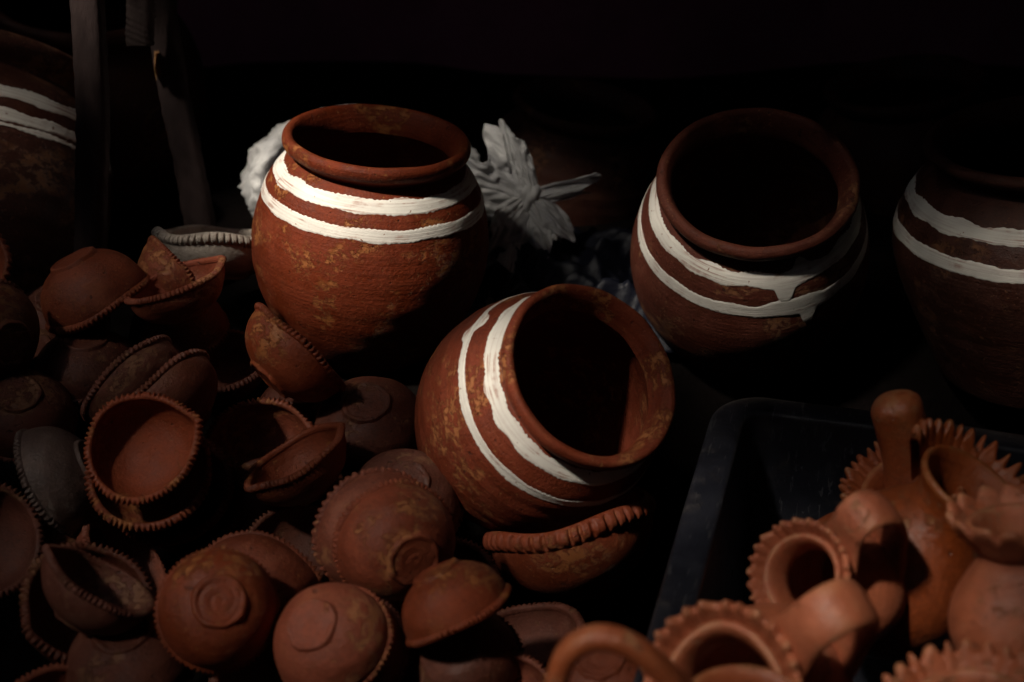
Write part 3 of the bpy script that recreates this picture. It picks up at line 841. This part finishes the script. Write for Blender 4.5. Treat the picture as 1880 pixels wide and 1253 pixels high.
# ------------------------------------------------------------------ knotted white bag
def fan(name, p0, p1, w0, w1, pleats, amp, parent, nrm, side, curl=0.0, seed=0, nu=40, nv=70, ragged=0.15):
    """a gathered piece of film spreading from p0 to p1"""
    r_ = np.random.default_rng(seed)
    f = sines(3, 1, 2, r_, False); g_ = sines(3, 1, 2, r_, False); h_ = sines(3, 1, 2, r_, False)
    P = np.zeros((nv, nu, 3))
    p0, p1, nrm, side = map(lambda q: np.array(q, float), (p0, p1, nrm, side))
    ph = seed * 3.7
    for j in range(nv):
        v = j / (nv - 1) * 2 - 1
        for i in range(nu):
            u = i / (nu - 1)
            ln = u * (1 - 0.10 * v * v * u + ragged * h_(v * 2.2) * u)
            wdt = (w0 + (w1 - w0) * math.sin(u * 1.9) / math.sin(1.57) * (1 - 0.25 * u ** 4)) / 2
            vv = v + 0.18 * g_(3 * u + v) * u
            off = amp * (0.25 + u) * f(vv * pleats + 0.9 * u)
            off += amp * 0.9 * u * (1 - 2.2 * abs(mnoise.noise((vv * 2.0 + ph, u * 3.0, ph))))
            off += amp * 0.55 * (1 - 2 * abs(mnoise.noise((vv * 3.6 + ph, u * 4.4, ph + 5))))
            P[j, i] = p0 + (p1 - p0) * ln + side * wdt * vv + nrm * (off + curl * (u * u) + 0.30 * wdt * (1 - v * v))
    o = mesh_obj(name, P, grid_faces(nv, nu, False), M['cloth'], parent)
    sm = o.modifiers.new('thickness', 'SOLIDIFY'); sm.thickness = 0.0012
    return o


def bag():
    root = empty('plastic_bag', 'crumpled white plastic bag tied in a knot behind the upright pot', 'bag')
    d = 1.84
    r, u, t = [np.array(q) for q in ray_frame(760, 380)]
    # body: crumpled blob hidden mostly by the pot
    import bmesh
    bm = bmesh.new()
    bmesh.ops.create_icosphere(bm, subdivisions=6, radius=1)
    c = np.array(V(668, 335, d + 0.04))
    for v in bm.verts:
        p = v.co.normalized()
        n1 = 1 - abs(mnoise.noise(p * 2.1 + Vector((3, 1, 2)))) * 2
        n2 = 1 - abs(mnoise.noise(p * 4.7 + Vector((1, 7, 3)))) * 2
        n3 = 1 - abs(mnoise.noise(p * 10 + Vector((5, 2, 9)))) * 2
        k = 0.93 + 0.055 * n1 + 0.05 * n2 + 0.022 * n3
        q = c + (r * p.x * 0.158 + u * p.y * 0.098 + t * p.z * 0.09) * k
        v.co = q
    me = bpy.data.meshes.new('bag_body'); bm.to_mesh(me); bm.free()
    me.polygons.foreach_set('use_smooth', [True] * len(me.polygons))
    me.materials.append(M['cloth'])
    o = bpy.data.objects.new('bag_body', me); COL.objects.link(o); o.parent = root
    K = np.array(V(975, 365, d - 0.02))
    def W(px, py, dd=0.0): return np.array(V(px, py, d - 0.02 + dd))
    # knot
    P, F = lathe(resample([(0, -0.019), (0.010, -0.017), (0.0155, -0.006), (0.016, 0.006), (0.010, 0.017), (0, 0.019)], 24), 40,
                 lambda T, rr, z: (rr * (1 + 0.12 * np.sin(5 * T + 260 * z) + 0.06 * np.sin(11 * T)), z))
    Q = K + P[..., 0:1] * r + P[..., 1:2] * t + P[..., 2:3] * u
    mesh_obj('knot', Q, F, M['cloth'], root)
    def piece(name, b, w0, w1, pl, amp, seed, dd=0.0, curl=0.0, a=None, rag=0.15):
        p0 = K if a is None else W(*a)
        p1 = W(*b, dd)
        ax = (p1 - p0) / np.linalg.norm(p1 - p0)
        side = np.cross(t, ax); side /= np.linalg.norm(side)
        fan(name, p0, p1, w0, w1, pl, amp, root, t, side, curl, seed, ragged=rag)
    piece('gathered_neck', (838, 352), 0.018, 0.080, 5, 0.006, 1, 0.02)
    piece('flap', (868, 268), 0.034, 0.075, 1.2, 0.011, 2, 0.02, rag=0.22)
    piece('flap', (936, 252), 0.026, 0.030, 1.1, 0.009, 3, 0.0, rag=0.25)
    piece('tail', (1090, 336), 0.018, 0.026, 2.5, 0.006, 4, -0.01, rag=0.25)
    piece('tail', (1046, 442), 0.022, 0.040, 1.2, 0.008, 5, -0.02, curl=0.01, rag=0.10)
    piece('tail', (1004, 458), 0.022, 0.042, 1.3, 0.009, 11, 0.01, curl=0.02, rag=0.12)
    piece('tail', (905, 462), 0.020, 0.070, 2.4, 0.010, 6, 0.0)
    piece('tail', (900, 572), 0.016, 0.030, 2.0, 0.007, 7, -0.06, a=(948, 430), rag=0.2)


bag()

# ------------------------------------------------------------------ blue sheet on the ground
def blue_sheet():
    n = 90
    P = np.zeros((n, n, 3))
    a = V(1040, 540, 1.70)
    for i in range(n):
        for j in range(n):
            x, y = i / (n - 1) - 0.5, j / (n - 1) - 0.5
            q = Vector((x * 5, y * 5, 0.3))
            z = 0.018 + 0.03 * (1 - abs(mnoise.noise(q)) * 2.4) + 0.014 * (1 - 2 * abs(mnoise.noise(q * 2.7)))
            z *= max(0, 1 - (2 * max(abs(x), abs(y))) ** 4)
            P[i, j] = (a.x - 0.02 + x * 0.42, 1.60 + y * 0.30, max(0.002, z + 0.012))
    o = mesh_obj('plastic_sheet', P, grid_faces(n, n, False), M['sheet'])
    o['label'] = 'crumpled dark blue plastic sheet on the ground behind the tipped pot'
    o['category'] = 'sheet'
    sm = o.modifiers.new('thickness', 'SOLIDIFY'); sm.thickness = 0.0012


blue_sheet()


# ------------------------------------------------------------------ wooden posts
def stick(a, b, w, t, seed, mat, parent, name='pole', n=120, m=28, taper=1.0):
    r_ = np.random.default_rng(seed)
    a, b = np.array(a), np.array(b)
    ax = (b - a); L = np.linalg.norm(ax); ax /= L
    side = np.array((1, 0, 0.0)); side -= ax * side.dot(ax); side /= np.linalg.norm(side)
    nr = np.cross(ax, side)
    bend = sines(3, 1, 4, r_, False); kn = sines(6, 6, 40, r_, False)
    P = np.zeros((m, n, 3))
    for i in range(n):
        s = i / (n - 1)
        c = a + ax * L * s + side * 0.002 * bend(s * 3)
        for j in range(m):
            q = 2 * math.pi * j / m
            cs, sn = math.cos(q), math.sin(q)
            k = (abs(cs) ** 4 + abs(sn) ** 4) ** -0.25
            k *= 1 + 0.03 * kn(s * 4 + 0.2 * q) + 0.07 * mnoise.noise((cs * 2.5, sn * 2.5, s * L * 14 + seed))
            k *= 1 + (taper - 1) * s
            P[j, i] = c + side * cs * k * w / 2 + nr * sn * k * t / 2
    F = grid_faces(m, n).tolist()
    F.append([j * n for j in range(m)][::-1]); F.append([j * n + n - 1 for j in range(m)])
    return mesh_obj(name, P, F, mat, parent)


p1 = empty('wooden_post', 'upright dark wooden post near the left edge', 'post')
top, bot = V(163, 0, 1.56), V(170, 430, 1.64)
top, bot = top + (top - bot) * 0.5, bot + (bot - top) * 0.62
stick(bot, top, 0.034, 0.032, 4, M['wood'], p1, 'post_shaft')
p2 = empty('wooden_post', 'leaning wooden post with a raw splintered patch', 'post')
a2 = V(376, 470, 1.86); b2 = V(278, -60, 1.80)
stick(a2 + (a2 - b2) * 0.22, b2 + (b2 - a2) * 0.15, 0.037, 0.03, 9, M['wood'], p2, 'post_shaft')
def splinters():
    V_, F_ = [], []
    r_ = np.random.default_rng(5)
    for i in range(16):
        y0 = r_.uniform(88, 108); y1 = y0 + r_.uniform(18, 48)
        x = 283 + r_.uniform(0, 8)
        q = [V(x, y0, 1.80), V(x + 2.5, y0 + 3, 1.794), V(x + 3.2, (y0 + y1) / 2, 1.790), V(x + 4, y1, 1.80), V(x + 0.5, (y0 + y1) / 2, 1.798), V(x + 2, (y0 + y1) / 2, 1.815)]
        b = len(V_); V_ += [tuple(p) for p in q]
        F_ += [[b, b + 4, b + 2, b + 1], [b + 4, b + 3, b + 2], [b, b + 1, b + 5], [b + 1, b + 2, b + 5], [b + 2, b + 3, b + 5], [b + 3, b + 4, b + 5], [b + 4, b, b + 5]]
    mesh_obj('splintered_patch', V_, F_, M['splinter'], p2, False)
splinters()
p3 = empty('wooden_post', 'short broken piece of bark covered wood beside the leaning post', 'post')
stick(V(262, 84, 1.755), V(248, -120, 1.72), 0.032, 0.026, 14, M['bark'], p3, 'post_shaft')
